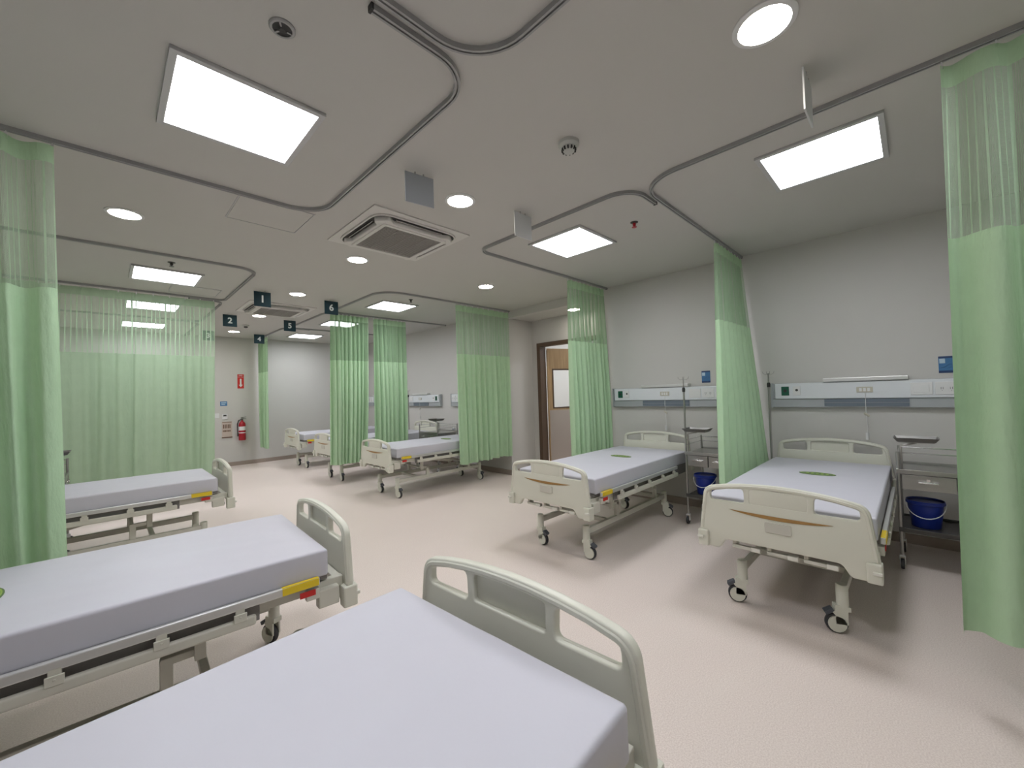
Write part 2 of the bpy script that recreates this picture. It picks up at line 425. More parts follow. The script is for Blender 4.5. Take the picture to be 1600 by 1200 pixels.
# ------------------------------------------------------------------ curtain tracks
def path(pts, seg=10):
    out = []; n = len(pts)
    for i, p in enumerate(pts):
        if i in (0, n-1) or p[2] == 0: out.append(Vector((p[0], p[1], 0))); continue
        P = Vector(p[:2]); a = Vector(pts[i-1][:2]); b_ = Vector(pts[i+1][:2])
        u = (a-P).normalized(); v = (b_-P).normalized(); r = p[2]
        c = P+u*r+v*r
        for k in range(seg+1):
            t = k/seg*pi/2
            q = c - v*r*cos(t) - u*r*sin(t)
            out.append(Vector((q.x, q.y, 0)))
    return out
def track(pts, label, loc):
    pp = path([(p[0]-loc[0], p[1]-loc[1], p[2]) for p in pts])
    t = thing('curtain_track', label, 'curtain track', (loc[0], loc[1], H), 0, 'curtain tracks on the ceiling')
    prof = [(-.014, 0), (-.014, -.024), (-.004, -.024), (-.004, -.010), (.004, -.010), (.004, -.024), (.014, -.024), (.014, 0)]
    MB().sweep(pp, prof).build('rail', 'track', t, smooth=False)
    for q, nx in ((pp[0], pp[1]), (pp[-1], pp[-2])):
        dr = (q-nx).normalized()
        MB().box((q.x+dr.x*.004, q.y+dr.y*.004, -.0135), (.010, .030, .025), rz=math.atan2(dr.y, dr.x)).build('end_cap', 'dark', t)
XW, XLW = XR-.02, XL+.02
track([(2.752, YN+.05, 0), (2.752, 1.38, .27), (XW, 1.38, 0)], 'curtain track around the bay nearest on the right', (2.75, 0))
track([(3.13, 1.43, 0), (2.745, 1.43, .20), (2.745, 3.17, .14), (XW, 3.17, 0)], 'curtain track around the right bay beside the door alcove', (2.745, 3.0))
track([(XW, 5.22, 0), (2.74, 5.22, .34), (2.74, 7.1, .22), (XW-.05, 7.1, 0)], 'curtain track around the right bay with the wide curtain and the curtain pair', (2.74, 5.5))
track([(3.1, 7.17, 0), (2.70, 7.17, .2), (2.70, 9.15, .16), (XW, 9.15, 0)], 'curtain track beyond the curtain pair, by the sign reading 5', (2.7, 8))
track([(3.1, 9.21, 0), (2.62, 9.21, .2), (2.62, YF-.02, 0)], 'farthest right curtain track, leading to the far wall', (2.62, 10))
track([(XLW, 1.36, 0), (1.236, 1.36, .26), (1.236, YN+.05, 0)], 'curtain track around the nearest left bed, at the top of the view', (1.236, 0))
track([(.73, 1.42, 0), (1.24, 1.42, .2), (1.24, 3.375, .25), (XLW, 3.375, 0)], 'curtain track around the second left bed, with the near left curtain', (1.24, 2.4))
track([(XLW, 5.28, 0), (1.25, 5.28, .22), (1.25, 7.17, .10), (XLW, 7.17, 0)], 'curtain track around the third left bed, carrying the sheer curtain', (1.25, 6))
track([(.85, 7.25, 0), (1.25, 7.25, .2), (1.25, 9.3, .16), (XLW, 9.3, 0)], 'curtain track behind the sheer curtain, by the sign reading 2', (1.25, 8))
track([(.85, 9.36, 0), (1.25, 9.36, .16), (1.25, YF-.02, 0)], 'farthest left curtain track behind the sheer curtain', (1.25, 10))

# ------------------------------------------------------------------ curtains
def curtain(label, t0, t1, b0, b1, zh, n, amp, cloth='cloth', net='net_far', seed=1, zn=2.155, group='green cubicle curtains', irr=.5, bulge=0.0, hem_var=.0, tilt=0.0, rows_c=14, gather=1.0):
    rnd = random.Random(seed)
    t0, t1, b0, b1 = [Vector(p) for p in (t0, t1, b0, b1)]
    zt = H-.045
    org = Vector((*((t0+t1)/2), 0))
    T_ = thing('cubicle_curtain', label, 'curtain', org, 0, group)
    N = n*14
    ph = [rnd.uniform(-1, 1) for _ in range(n*2+4)]
    am = [rnd.uniform(1-irr, 1+irr*.6) for _ in range(n*2+4)]
    def wav(s, t):
        x = s*n
        i = int(x*2); fr_ = x*2-i
        a = am[i]*(1-fr_)+am[i+1]*fr_
        p = ph[i]*(1-fr_)+ph[i+1]*fr_
        w1 = sin(2*pi*x + p*.7)
        w1 = math.copysign(abs(w1)**.8, w1)
        return a*w1 + .22*sin(2*pi*x*2.0+p*2+t*1.5)
    def pt(s, z):
        t = (zt-z)/(zt-zh)
        te = t**1.15
        p0 = t0.lerp(b0, te); p1 = t1.lerp(b1, te)
        dv = p1-p0; nv = Vector((-dv.y, dv.x)).normalized()
        sw = s + .25/n*sin(2*pi*s*n*.5+ph[0]*3)*t*.6
        A = amp*(.40+.60*min(1, t*1.6)*gather)
        sw = min(max(sw, 0), 1)
        q = p0+dv*sw + nv*(A*wav(s, t)*(1-.0*t)) + nv*bulge*sin(pi*s)*t
        q += dv.normalized()*(.35*A*cos(2*pi*s*n+ph[1])) * min(1, 4*s, 4*(1-s))
        return q
    # cloth length along the widest row for UVs
    ss = [k/N for k in range(N+1)]
    ln = [0]
    for k in range(N): ln.append(ln[-1]+(pt(ss[k+1], 1.5)-pt(ss[k], 1.5)).length)
    def strip(name, zs, m, hem=False):
        vs = []; uvs = []; fs = []
        for zi, z in enumerate(zs):
            for k, s in enumerate(ss):
                zz = z
                if hem: zz = z + (hem_var*noise.noise(Vector((s*7, seed, 0))) + tilt*s)*(zi/(len(zs)-1))**6
                q = pt(s, z)
                vs.append((q.x-org.x, q.y-org.y, zz)); uvs.append((ln[k], zz))
        W = N+1
        for i in range(len(zs)-1):
            for k in range(N): fs.append((i*W+k, i*W+k+1, (i+1)*W+k+1, (i+1)*W+k))
        me = bpy.data.meshes.new(name); me.from_pydata(vs, [], fs)
        ul = me.uv_layers.new(name='UVMap')
        for lp in me.loops: ul.data[lp.index].uv = uvs[lp.vertex_index]
        for p in me.polygons: p.use_smooth = True
        me.update()
        return link(name, me, m, T_)
    zs = lambda a, b_, k: [a+(b_-a)*i/k for i in range(k+1)]
    strip('heading_band', zs(zt, zt-.10, 3), cloth)
    strip('net_panel', zs(zt-.10, zn, 8), net)
    strip('cloth_panel', zs(zn, zh, rows_c), cloth, True)
    hook = MB().box((0, 0, .012), (.012, .006, .03)).tube([(0, 0, .027), (0, 0, .0325)], .003, 6).mesh('hook')
    for k in range(n+1):
        q = pt(min(.995, max(.005, k/n)), zt)
        dv = t1-t0
        qq = t0 + dv*min(.995, max(.005, k/n))
        link('hook', hook, 'white', T_, ((qq.x-org.x), (qq.y-org.y), zt-.012))
    return T_
curtain('large green curtain hanging at the right edge of the view', (2.755, -.135), (2.755, -1.15), (2.80, -.115), (2.76, -1.15), .312, 6, .048, net='net', seed=3, irr=.5, rows_c=20, hem_var=.02, tilt=.28)
curtain('green curtain hanging at the left edge of the view, behind the second bed', (-.195, 3.375), (-1.38, 3.375), (-.13, 3.375), (-1.36, 3.375), .42, 7, .060, net='net', seed=5, rows_c=20)
curtain('wide sheer green curtain behind the third left bed, lights shining through', (1.13, 7.17), (-1.38, 7.17), (1.10, 7.17), (-1.38, 7.17), .43, 15, .026, cloth='cloth_thin', net='net_thin', seed=11, irr=.7)
curtain('green curtain swept aside between the two nearest right beds', (4.34, 1.38), (5.19, 1.38), (3.93, 1.27), (5.15, 1.175), .40, 8, .035, seed=21, bulge=-.02)
curtain('green curtain beside the wooden door, at the far side of the second right bed', (4.27, 3.17), (5.11, 3.17), (4.26, 3.15), (5.12, 3.14), .40, 9, .055, seed=31)
curtain('wide green curtain at the corner of the door alcove, far side', (4.0, 5.22), (5.19, 5.22), (3.98, 5.16), (5.14, 5.17), .385, 10, .042, hem_var=.03, seed=41, irr=.6)
curtain('left one of the gathered green curtain pair beyond the sign reading 6', (2.74, 7.1), (3.41, 7.1), (2.71, 7.1), (3.30, 7.1), .36, 9, .085, net='net_dense', seed=51, irr=.6)
curtain('right one of the gathered green curtain pair, before the far headwall panel', (3.53, 7.1), (4.19, 7.1), (3.52, 7.1), (4.15, 7.1), .36, 8, .08, net='net_dense', seed=61, irr=.6)
curtain('narrow gathered green curtain near the far wall, under the sign reading 4', (2.62, 10.45), (2.62, 11.25), (2.60, 10.45), (2.64, 11.2), .40, 6, .05, net='net_dense', seed=71)

# ------------------------------------------------------------------ hospital bed
BED = (-.465, .465)
YZ = Matrix(((0, 0, 1, 0), (1, 0, 0, 0), (0, 1, 0, 0), (0, 0, 0, 1)))     # plate xy -> world y,z ; plate normal -> +x
def end_board(t, name, u, inward, dz, foot):
    ztop = .872
    zt_ = lambda v: ztop-.045*(v/.41)**2
    ol = [(.30, .485, .04), (.34, .42, .035), (.465, .42, .03), (.462, .54, 0), (.428, .822, .078)]
    av = (-.30, -.2, -.1, 0, .1, .2, .30)
    out = arc_poly([(-a, b_, r) for a, b_, r in ol] + [(v, zt_(v), 0) for v in av] + list(reversed(ol)), 7)
    def hole(sg):
        p = [(.182, .738, .022), (.390, .738, .022), (.386, .806, .034), (.30, .822, 0), (.186, .834, .026)]
        return arc_poly([(sg*a, b_, r) for a, b_, r in p], 4)
    cen = arc_poly([(-.150, .745, .012), (.150, .745, .012), (.150, .832, .015), (0, .840, 0), (-.150, .832, .015)], 4)
    cx = [Matrix.Translation((u, 0, dz)) @ YZ]
    a = plate([out, hole(1), hole(-1), cen], .0165, .007, cx[0], 2)
    b_ = plate([[(-.158, .738), (.158, .738), (.158, .838), (-.158, .838)]], .006, .002, Matrix.Translation((u-inward*.008, 0, dz)) @ YZ, 1)
    rim = MB()
    half = [(-.449, .535, 0), (-.412, .806, .070), (-.29, zt_(.29)-.017, 0), (-.2, zt_(.2)-.017, 0), (-.1, zt_(.1)-.017, 0)]
    cl = arc_poly(half + [(0, zt_(0)-.017, 0), (0, 0, 0)], 8)[:-1]
    full = [(u, p[0], p[1]+dz) for p in cl] + [(u, -p[0], p[1]+dz) for p in reversed(cl[:-1])]
    rim.tube(full, .0165, 10, up=(1, 0, 0), r2=.0215)
    rim.tube([(u, -.425, .718+dz), (u, .425, .718+dz)], .021, 10, up=(1, 0, 0), r2=.013)
    me = join([a, b_, rim.mesh('r', True)], name)
    ob = link(name, me, 'bed_plastic', t)
    ox = u-inward*.0175       # outer face
    if foot:
        n = 14; P = []
        for k in range(n+1):
            v = -.27+.54*k/n; P.append((v, .690-.004*sin(pi*k/n)))
        for k in range(n, -1, -1):
            v = -.27+.54*k/n; P.append((v, .690-.026*sin(pi*k/n)**.8))
        P = P[:n+1]+P[n+2:-1]
        link('wood_inlay', plate([P], .0025, .001, Matrix.Translation((ox-inward*.001, 0, dz)) @ YZ, 1), 'inlay', ob)
        link('name_plate', plate([arc_poly([(-.07, .585, .01), (.07, .585, .01), (.07, .648, .01), (-.07, .648, .01)], 3)], .006, .002, Matrix.Translation((ox-inward*.001, 0, dz)) @ YZ, 1), 'plate', ob)
    for s in (-1, 1):
        c = MB().box((u, s*.4385, .473+dz), (.072, .066, .108)).build('corner_clip', 'bed_plastic', ob, bevel=.008)
        MB().box((ox-inward*.018, s*.452, .480+dz), (.024, .040, .018)).build('latch', 'clip', c, bevel=.004)
    return ob

def caster(t, X, Y, rz, name='caster'):
    """swivel caster: wheel trails along the local +x axis of its own pivot"""
    e = MB(); x = y = 0.0
    e.lathe([(.031, .158), (.031, .285), (.027, .292)], (0, 0, 0), 14)
    def disc(mb, off, r0, th, n=18):
        vs = []
        for sgn in (-1, 1):
            for k in range(n):
                a = 2*pi*k/n
                vs.append((.035+r0*cos(a), off+sgn*th/2, .058+r0*sin(a)))
        fs = [(k, (k+1) % n, n+(k+1) % n, n+k) for k in range(n)]
        fs.append(tuple(range(n-1, -1, -1))); fs.append(tuple(range(n, 2*n)))
        mb.add(vs, fs)
    for off in (.021, -.021):
        disc(e, off, .047, .009)
        e.box((.012, off, .115), (.062, .009, .11))
    e.box((.006, 0, .152), (.078, .052, .028))
    e.box((.040, 0, .128), (.03, .05, .02), ry=.7)
    ob = e.build(name, 'bed_plastic', t, smooth=True)
    ob.location = (X, Y, 0); ob.rotation_euler.z = rz
    wm = MB(); disc(wm, 0, .058, .028, 22)
    wm.build('wheel', 'rubber', ob, smooth=True, bevel=.005)
    MB().box((.072, 0, .126), (.05, .046, .024), ry=.55).build('brake_pedal', 'pedal', ob, bevel=.004)
    return ob

def rounded_box(c, half, r, nx, ny, nz, wr=0.0, seed=0):
    """box surface grid with rounded edges and slight creases on top"""
    bm = bmesh.new(); hx, hy, hz = half
    inner = Vector((hx-r, hy-r, hz-r))
    def face(o, a, b_, na, nb):
        def par(n_, ln):
            e = [0, r*.35/ln, r*.7/ln, r/ln]
            m_ = [r/ln+(1-2*r/ln)*k/(n_-6) for k in range(1, n_-6)] if n_ > 7 else []
            return e+m_+[1-x for x in reversed(e)]
        pa, pb = par(na, Vector(a).length), par(nb, Vector(b_).length); na, nb = len(pa)-1, len(pb)-1
        g = [[None]*(nb+1) for _ in range(na+1)]
        for i in range(na+1):
            for j in range(nb+1):
                p = Vector(o)+Vector(a)*pa[i]+Vector(b_)*pb[j]
                q = Vector([max(-inner[k], min(inner[k], p[k])) for k in range(3)])
                dd = p-q
                if dd.length > 1e-9: p = q+dd.normalized()*r
                if wr:
                    f1 = noise.noise(Vector((p.x*2.2+seed, p.y*5.0, p.z*4)))*.6+noise.noise(Vector((p.x*7+p.y*5+seed, p.y*9-p.x*3, 3)))*.4
                    e_ = min(1, (hx-abs(p.x))/.06+.2)*min(1, (hy-abs(p.y))/.06+.2)
                    if p.z > hz*.5: p.z += wr*f1*max(.15, min(1, e_)) - .006*max(0, (abs(p.x)/hx)**8)
                    elif abs(p.z) < hz*.98: p.y += math.copysign(wr*.8*noise.noise(Vector((p.x*3+p.z*12, p.z*16, seed+3*(p.y > 0)))), p.y) if abs(abs(p.y)-hy) < .02 else 0
                g[i][j] = bm.verts.new(Vector(c)+p)
        for i in range(na):
            for j in range(nb): bm.faces.new((g[i][j], g[i+1][j], g[i+1][j+1], g[i][j+1]))
    face((-hx, -hy, hz), (2*hx, 0, 0), (0, 2*hy, 0), nx, ny)
    face((-hx, hy, -hz), (2*hx, 0, 0), (0, -2*hy, 0), nx, ny)
    face((-hx, -hy, -hz), (2*hx, 0, 0), (0, 0, 2*hz), nx, nz)
    face((hx, hy, -hz), (-2*hx, 0, 0), (0, 0, 2*hz), nx, nz)
    face((hx, -hy, -hz), (0, 2*hy, 0), (0, 0, 2*hz), ny, nz)
    face((-hx, hy, -hz), (0, -2*hy, 0), (0, 0, 2*hz), ny, nz)
    bmesh.ops.remove_doubles(bm, verts=bm.verts, dist=.0004)
    for f in bm.faces: f.smooth = True
    me = bpy.data.meshes.new('m'); bm.to_mesh(me); bm.free()
    return me

def make_bed(label):
    t = thing('hospital_bed', label, 'bed', (0, 0, 0), 0, 'hospital beds along both walls')
    # mattress
    mt = link('mattress', rounded_box((-.005, 0, .677), (.985, .45, .068), .014, 90, 44, 8, .006, 2), 'mattress', t)
    def oval(a, b_, n=28): return [(a*cos(2*pi*k/n), b_*sin(2*pi*k/n)) for k in range(n)]
    R90 = Matrix.Translation((-.19, .02, .7465))
    link('oval_label', plate([oval(.062, .125)], .0015, .0005, R90, 1), 'green', mt)
    ring = plate([oval(.056, .117), oval(.050, .110)], .0008, .0002, Matrix.Translation((-.19, .02, .7482)), 1)
    bars = MB()
    for k in range(5): bars.box((-.19, -.045+k*.033, .7482), (.04 if k % 2 else .028, .018, .0012))
    link('label_print', join([ring, bars.mesh('b')], 'label_print', False), 'lime', mt)
    end_board(t, 'footboard', 1.083, -1, 0, True)
    end_board(t, 'headboard', -1.083, 1, .08, False)
    # sleeping platform
    pl = MB()
    for (a, b_) in ((-.98, -.30), (-.28, .10), (.12, .98)): pl.b(a, b_, -.43, .43, .585, .606)
    for s in (-1, 1): pl.b(-.98, .68, s*.436-.004, s*.436+.004, .50, .60)
    pl.build('mattress_platform', 'platform', t, bevel=.003)
    fr_ = MB()
    for s in (-1, 1): fr_.b(-1.06, 1.06, s*.40-.02, s*.40+.02, .525, .575)
    for x in (-1.04, -.55, .55, 1.04): fr_.b(x-.02, x+.02, -.38, .38, .53, .57)
    fr_.build('bed_frame', 'bed_steel', t, bevel=.004)
    # folded guard rails
    for s in (-1, 1):
        y = s*.468
        g = MB().b(-.62, .93, y-.012, y+.012, .585, .622).build('guard_rail', 'alu', t, bevel=.005)
        MB().b(-.62, .66, y-.013+s*.004, y+.013+s*.004, .505, .548).build('lower_bar', 'bed_steel', g, bevel=.009, seg=3)
        for k, x in enumerate((-.52, -.24, .06, .34, .60)):
            MB().box((x, y+s*.006, .567), (.034, .012, .055)).box((x, y+s*.0165, .556), (.048, .009, .034)).box((x, y+s*.0215, .560), (.008, .003, .006)).build('bracket', 'bed_steel', g, bevel=.002)
        MB().b(.765, .925, y+s*.0125, y+s*.0145, .588, .621).b(.765, .925, y-.010, y+.010, .622, .6232).build('yellow_tag', 'yellow', g)
        MB().box((.90, y-s*.01, .545), (.06, .03, .05)).build('release_block', 'bed_steel', g, bevel=.003)
        MB().b(.84, .91, y+s*.006, y+s*.0095, .545, .572).build('red_tag', 'red', g)
        MB().box((.98, s*.43, .50), (.10, .05, .09)).build('side_bracket', 'bed_steel', t, bevel=.006)
    # base
    bs = MB()
    for s in (-1, 1):
        bs.b(-.70, .885, s*.27-.019, s*.27+.019, .215, .265)
    for x in (-.62, .50): bs.b(x-.018, x+.018, -.25, .25, .22, .26)
    bs.build('base_frame', 'bed_steel', t, bevel=.004)
    for x in (-.46, .36):
        for s in (-1, 1):
            MB().box((x, s*.27, .33), (.045, .034, .135)).box((x+.055, s*.27, .385), (.15, .034, .032)).box((x+.115, s*.29, .46), (.042, .034, .21)).build('lifting_arm', 'bed_steel', t, bevel=.003)
        MB().tube([(x, -.25, .35), (x, .25, .35)], .016, 10).build('torsion_bar', 'bed_steel', t, smooth=True)
    MB().tube([(.42, 0, .51), (-.30, 0, .36)], .022, 10).tube([(.44, .16, .51), (-.2, .16, .40)], .016, 10).tube([(.95, .0, .47), (.42, 0, .51)], .012, 8).build('screw_drive', 'bed_steel', t, smooth=True)
    for (x, y, a) in ((.885, .27, -1.15), (.885, -.27, -1.25), (-.70, .27, -1.0), (-.70, -.27, -1.4)):
        caster(t, x, y, a)
    # folding cranks under the footboard
    for y in (-.19, .01, .20):
        c = MB().box((1.052, y, .442), (.03, .165, .022)).box((1.03, y-.07, .46), (.06, .024, .05)).build('crank', 'bed_steel', t, bevel=.004)
        MB().box((1.054, y+.055, .442), (.036, .055, .028)).build('crank_grip', 'clip', c, bevel=.004)
    return t
bed0 = make_bed('hospital bed nearest on the right, facing the view, with brown crescent inlay')
bed0.location = (4.0, .63, 0); bed0.rotation_euler.z = pi
def bed(fx, fy, rot, label, swivel=2.9):
    c = copy_tree(bed0); c['label'] = label
    c.location = (fx-1.1*cos(rot), fy-1.1*sin(rot), 0); c.rotation_euler.z = rot
    for ch in c.children:
        if ch.name.startswith('caster'): ch.rotation_euler.z += swivel + random.uniform(-.25, .25)
    return c
bed(2.82, 2.41, pi, 'second bed on the right, between the door and the swept curtain')
bed(2.83, 5.76, pi, 'bed before the gathered curtain pair, its head behind the wide curtain')
bed(2.80, 7.70, pi, 'bed mostly hidden behind the left gathered curtain, wheels showing')
bed(2.88, 9.77, pi, 'farthest bed on the right, by the far wall')
b1 = bed(.92, .94, radians(3.5), 'nearest bed in the foreground with a plain white mattress')
for ch in b1.children:                       # its lying surface is cranked up a little higher
    if ch.name.split('.')[0] not in ('base_frame', 'caster', 'lifting_arm', 'torsion_bar', 'screw_drive'): ch.location.z += .055
bed(.93, 2.58, radians(-2.5), 'second bed on the left, standing before the near left curtain')
bed(.91, 5.42, 0, 'third bed on the left, between the near left curtain and the sheer one')

# ------------------------------------------------------------------ treatment trolleys
def trolley(label, loc, rz, L, pole, mirror=False):
    """local: front faces -x, front-left post at (0,0), length runs to -y, depth to +x"""
    t = thing('treatment_trolley', label, 'trolley', loc, rz, 'stainless bedside trolleys')
    D = .46; q = 1 if not mirror else -1
    Y = lambda v: -v*q
    posts = [(0, 0), (0, L), (D, 0), (D, L)]
    for (x, v) in posts:
        p = MB().tube([(x, Y(v), .105), (x, Y(v), .93)], .0115, 10).build('leg', 'steel', t, smooth=True)
        MB().lathe([(.038, -.011), (.04, 0), (.038, .011)], (x-.012, Y(v), .040), 16, 'y').build('wheel', 'rubber', p, smooth=True)
        MB().box((x-.004, Y(v)+.016, .068), (.034, .004, .062)).box((x-.004, Y(v)-.016, .068), (.034, .004, .062)).box((x, Y(v), .101), (.036, .036, .012)).build('wheel_fork', 'white', p)
    def shelf(z, name, m):
        mb = MB().b(-.012, D+.012, Y(-.012), Y(L+.012), z, z+.016)
        mb.b(-.014, -.006, Y(-.012), Y(L+.012), z, z+.035).b(D+.006, D+.014, Y(-.012), Y(L+.012), z, z+.035).build(name, m, t, bevel=.002)
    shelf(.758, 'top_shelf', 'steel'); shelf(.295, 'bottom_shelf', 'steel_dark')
    for z in (.865, .915):
        MB().tube([(0, Y(.0), z), (D, Y(0), z), (D, Y(L), z), (0, Y(L), z)], .0055, 8).build('guard_wire', 'chrome', t, smooth=True)
    n = 2; dl = (L-.03)/n
    for k in range(n):
        v0 = .015+k*dl
        dr = MB().b(-.004, D-.02, Y(v0+.004), Y(v0+dl-.004), .635, .752).build('drawer', 'steel', t, bevel=.002)
        c = Y(v0+dl/2)
        MB().tube([(-.004, c-.055, .70), (-.022, c-.055, .70), (-.022, c+.055, .70), (-.004, c+.055, .70)], .006, 8).box((-.006, c, .712), (.008, .02, .03)).build('drawer_handle', 'chrome', dr, smooth=True)
    # raised instrument tray on its own post
    ty = Y(.11)
    tr = MB()
    a0, a1, b0_, b1_ = -.05, .16, ty-.13, ty+.13
    h0, h1 = 1.015, 1.047
    vs = []
    for (h, e) in ((h0, -.022), (h1, 0), (h1, -.006), (h0+.004, -.026)):
        vs += [(a0-e, b0_-e, h), (a1+e, b0_-e, h), (a1+e, b1_+e, h), (a0-e, b1_+e, h)]
    fs = [(3, 2, 1, 0)]
    for i in range(3):
        for k in range(4): fs.append((i*4+k, i*4+(k+1) % 4, (i+1)*4+(k+1) % 4, (i+1)*4+k))
    fs.append((12, 13, 14, 15))
    tr.add(vs, fs)
    tp = tr.build('instrument_tray', 'tray', t)
    MB().tube([(-.01, ty+.10, 1.012), (-.01, ty-.10, 1.012), (.12, ty-.10, 1.012), (.12, ty+.10, 1.012), (-.01, ty+.10, 1.012)], .005, 6).tube([(-.01, ty, 1.005), (.12, ty, 1.005)], .006, 6).tube([(.02, ty, 1.005), (.02, Y(.02), .98), (.02, Y(.02), .774)], .009, 8).build('tray_support', 'steel', tp, smooth=True)
    if pole:
        iv_pole_parts(t, (0, 0), .93, 1.62)
    return t
def iv_pole_parts(t, xy, z0, z1):
    x, y = xy
    if True:
        p = MB().tube([(x, y, z0), (x, y, z1-.13)], .0105, 10).tube([(x, y, z1-.14), (x, y, z1-.02)], .0065, 8).build('iv_pole', 'steel', t, smooth=True)
        MB().lathe([(.015, z1-.17), (.017, z1-.14), (.013, z1-.12)], (x, y, 0), 12).build('clamp_collar', 'dark', p, smooth=True)
        for k in range(4):
            a = k*pi/2+.5
            pts = [(x, y, z1-.03), (x+.03*cos(a), y+.03*sin(a), z1-.035), (x+.05*cos(a), y+.05*sin(a), z1-.02), (x+.055*cos(a), y+.055*sin(a), z1)]
            MB().tube(pts, .003, 6).build('hook', 'steel', p, smooth=True)
trolley('stainless trolley beside the nearest right bed, with a raised tray', (4.5, .125, 0), 0, .64, False)
trolley('stainless trolley with a drip pole, between the two nearest right beds', (4.54, 1.83, 0), 0, .46, True)
trolley('stainless trolley in the far right bay, beside the headwall panel', (4.42, 6.42, 0), 0, .62, False, True)
trolley('stainless trolley behind the near left curtain, by the third bed', (-.30, 6.02, 0), pi, .62, False)
t = thing('iv_pole', 'thin drip pole at the head of the nearest right bed', 'drip pole', (5.0, 1.112, 0), 0, 'drip poles')
iv_pole_parts(t, (0, 0), .52, 1.645)
MB().box((0, -.026, .545), (.03, .05, .03)).build('socket', 'steel', t)
t = thing('iv_pole', 'thin drip pole before the far headwall panel', 'drip pole', (4.88, 8.21, 0), 0, 'drip poles')
iv_pole_parts(t, (0, 0), .52, 1.645)
MB().box((0, -.026, .545), (.03, .05, .03)).build('socket', 'steel', t)

def bucket(label, loc):
    t = thing('bucket', label, 'bucket', loc, 0, 'blue buckets')
    MB().lathe([(.082, 0), (.086, .004), (.108, .195), (.115, .2), (.115, .215), (.110, .215), (.104, .195), (.080, .008), (.001, .008)], n=28).build('tub', 'blue', t, smooth=True)
    MB().lathe([(.113, .186), (.118, .19), (.118, .2), (.112, .2)], n=28).build('rim', 'blue', t, smooth=True)
    pts = [(-.10*sin(a)-.03*sin(a), .118*cos(a), .195-.105*sin(a)) for a in [pi*k/14 for k in range(15)]]
    MB().tube(pts, .0035, 6).build('bail_handle', 'white', t, smooth=True)
bucket('blue bucket with white handle on the trolley beside the nearest right bed', (4.70, -.02, .3115))
bucket('blue bucket on the trolley between the two nearest right beds', (4.72, 1.70, .3115))

# ------------------------------------------------------------------ headwall units on the right wall
def headwall(label, yc, mirror=False, L=1.57):
    t = thing('headwall_panel', label, 'headwall panel', (XR, yc, 1.255), 0, 'bedhead service panels')
    s = -1 if mirror else 1
    h = L/2
    Y = lambda v: v*s
    MB().b(-.055, 0, -h, h, 0, .085).b(-.045, 0, -h, h, .085, .255).build('lower_channel', 'panel_grey', t, bevel=.003)
    MB().b(-.072, -.045, -h+.03, h-.03, .088, .252).build('front_cover', 'panel_white', t, bevel=.006)
    for e in (-1, 1): MB().b(-.062, .0, e*h-.004, e*h+.012, -.004, .259).build('end_cap', 'panel_grey', t)
    y0, y1 = -.29, .33
    ub = MB().b(-.09, -.0, Y(y0), Y(y1), .257, .293).build('reading_light', 'alu', t, bevel=.004)
    MB().b(-.064, -.0555, Y(y0), Y(y1), .012, .082).build('lamp_trough', 'slot', t)
    MB().b(-.0665, -.064, Y(y0), Y(y1), .045, .048).build('louvre', 'panel_grey', t)
    sw = MB().b(-.080, -.072, Y(-.045), Y(.075), .145, .198).build('call_switch', 'beige', t, bevel=.003)
    for k in range(3): MB().b(-.084, -.079, Y(-.025+k*.03), Y(-.005+k*.03), .155, .188).build('rocker', 'white', sw)
    px = -.082
    cd = MB().tube([(px, Y(.01), .15), (px-.004, Y(.012), .03), (px, Y(.01), -.08)], .003, 6).tube([(px, Y(.01), -.08), (px, Y(.004), -.2), (px, Y(.01), -.27)], .0025, 6).build('call_cord', 'white', t, smooth=True)
    MB().tube([(px, Y(.025), -.055), (px, Y(-.012), -.085)], .011, 8).build('pull_handle', 'beige', cd, smooth=True)
    MB().tube([(px, Y(.01), -.24), (px, Y(.01), -.31)], .012, 8).build('call_button', 'white', cd, smooth=True)
    g = MB().b(-.078, -.071, Y(.625), Y(.695), .125, .22).build('gas_outlet', 'gas_green', t, bevel=.002)
    MB().lathe([(.016, -.080), (.016, -.072)], (0, Y(.66), .175), 12, 'x').build('gas_port', 'dark', g)
    v = MB().b(-.078, -.071, Y(.525), Y(.59), .125, .22).build('vacuum_outlet', 'white', t, bevel=.002)
    MB().lathe([(.013, -.080), (.013, -.072)], (0, Y(.557), .18), 12, 'x').build('vacuum_port', 'dark', v)
    for k, (a, b_) in enumerate(((-.44, -.30), (-.595, -.455), (-.74, -.61))):
        o = MB().b(-.080, -.071, Y(a), Y(b_), .115, .225).build('socket_plate', 'white', t, bevel=.003)
        c = (a+b_)/2
        if k == 0: MB().b(-.083, -.0795, Y(c-.05), Y(c+.05), .135, .205).build('rocker', 'white', o, bevel=.002)
        else:
            mb = MB()
            for d_ in (-.028, .028):
                mb.b(-.0815, -.0795, Y(c+d_-.008), Y(c+d_-.005), .16, .18).b(-.0815, -.0795, Y(c+d_+.005), Y(c+d_+.008), .16, .18).b(-.0815, -.0795, Y(c+d_-.002), Y(c+d_+.002), .148, .153)
            mb.build('socket_slots', 'hole', o)
headwall('headwall service panel over the nearest right bed', .335)
headwall('headwall service panel over the right bed by the door', 2.31)
headwall('headwall service panel mostly hidden behind the wide curtain', 6.20, True)
headwall('headwall service panel seen past the gathered curtain pair', 8.17, True)
headwall('farthest headwall service panel, hidden by the gathered curtain pair', 10.2, True)

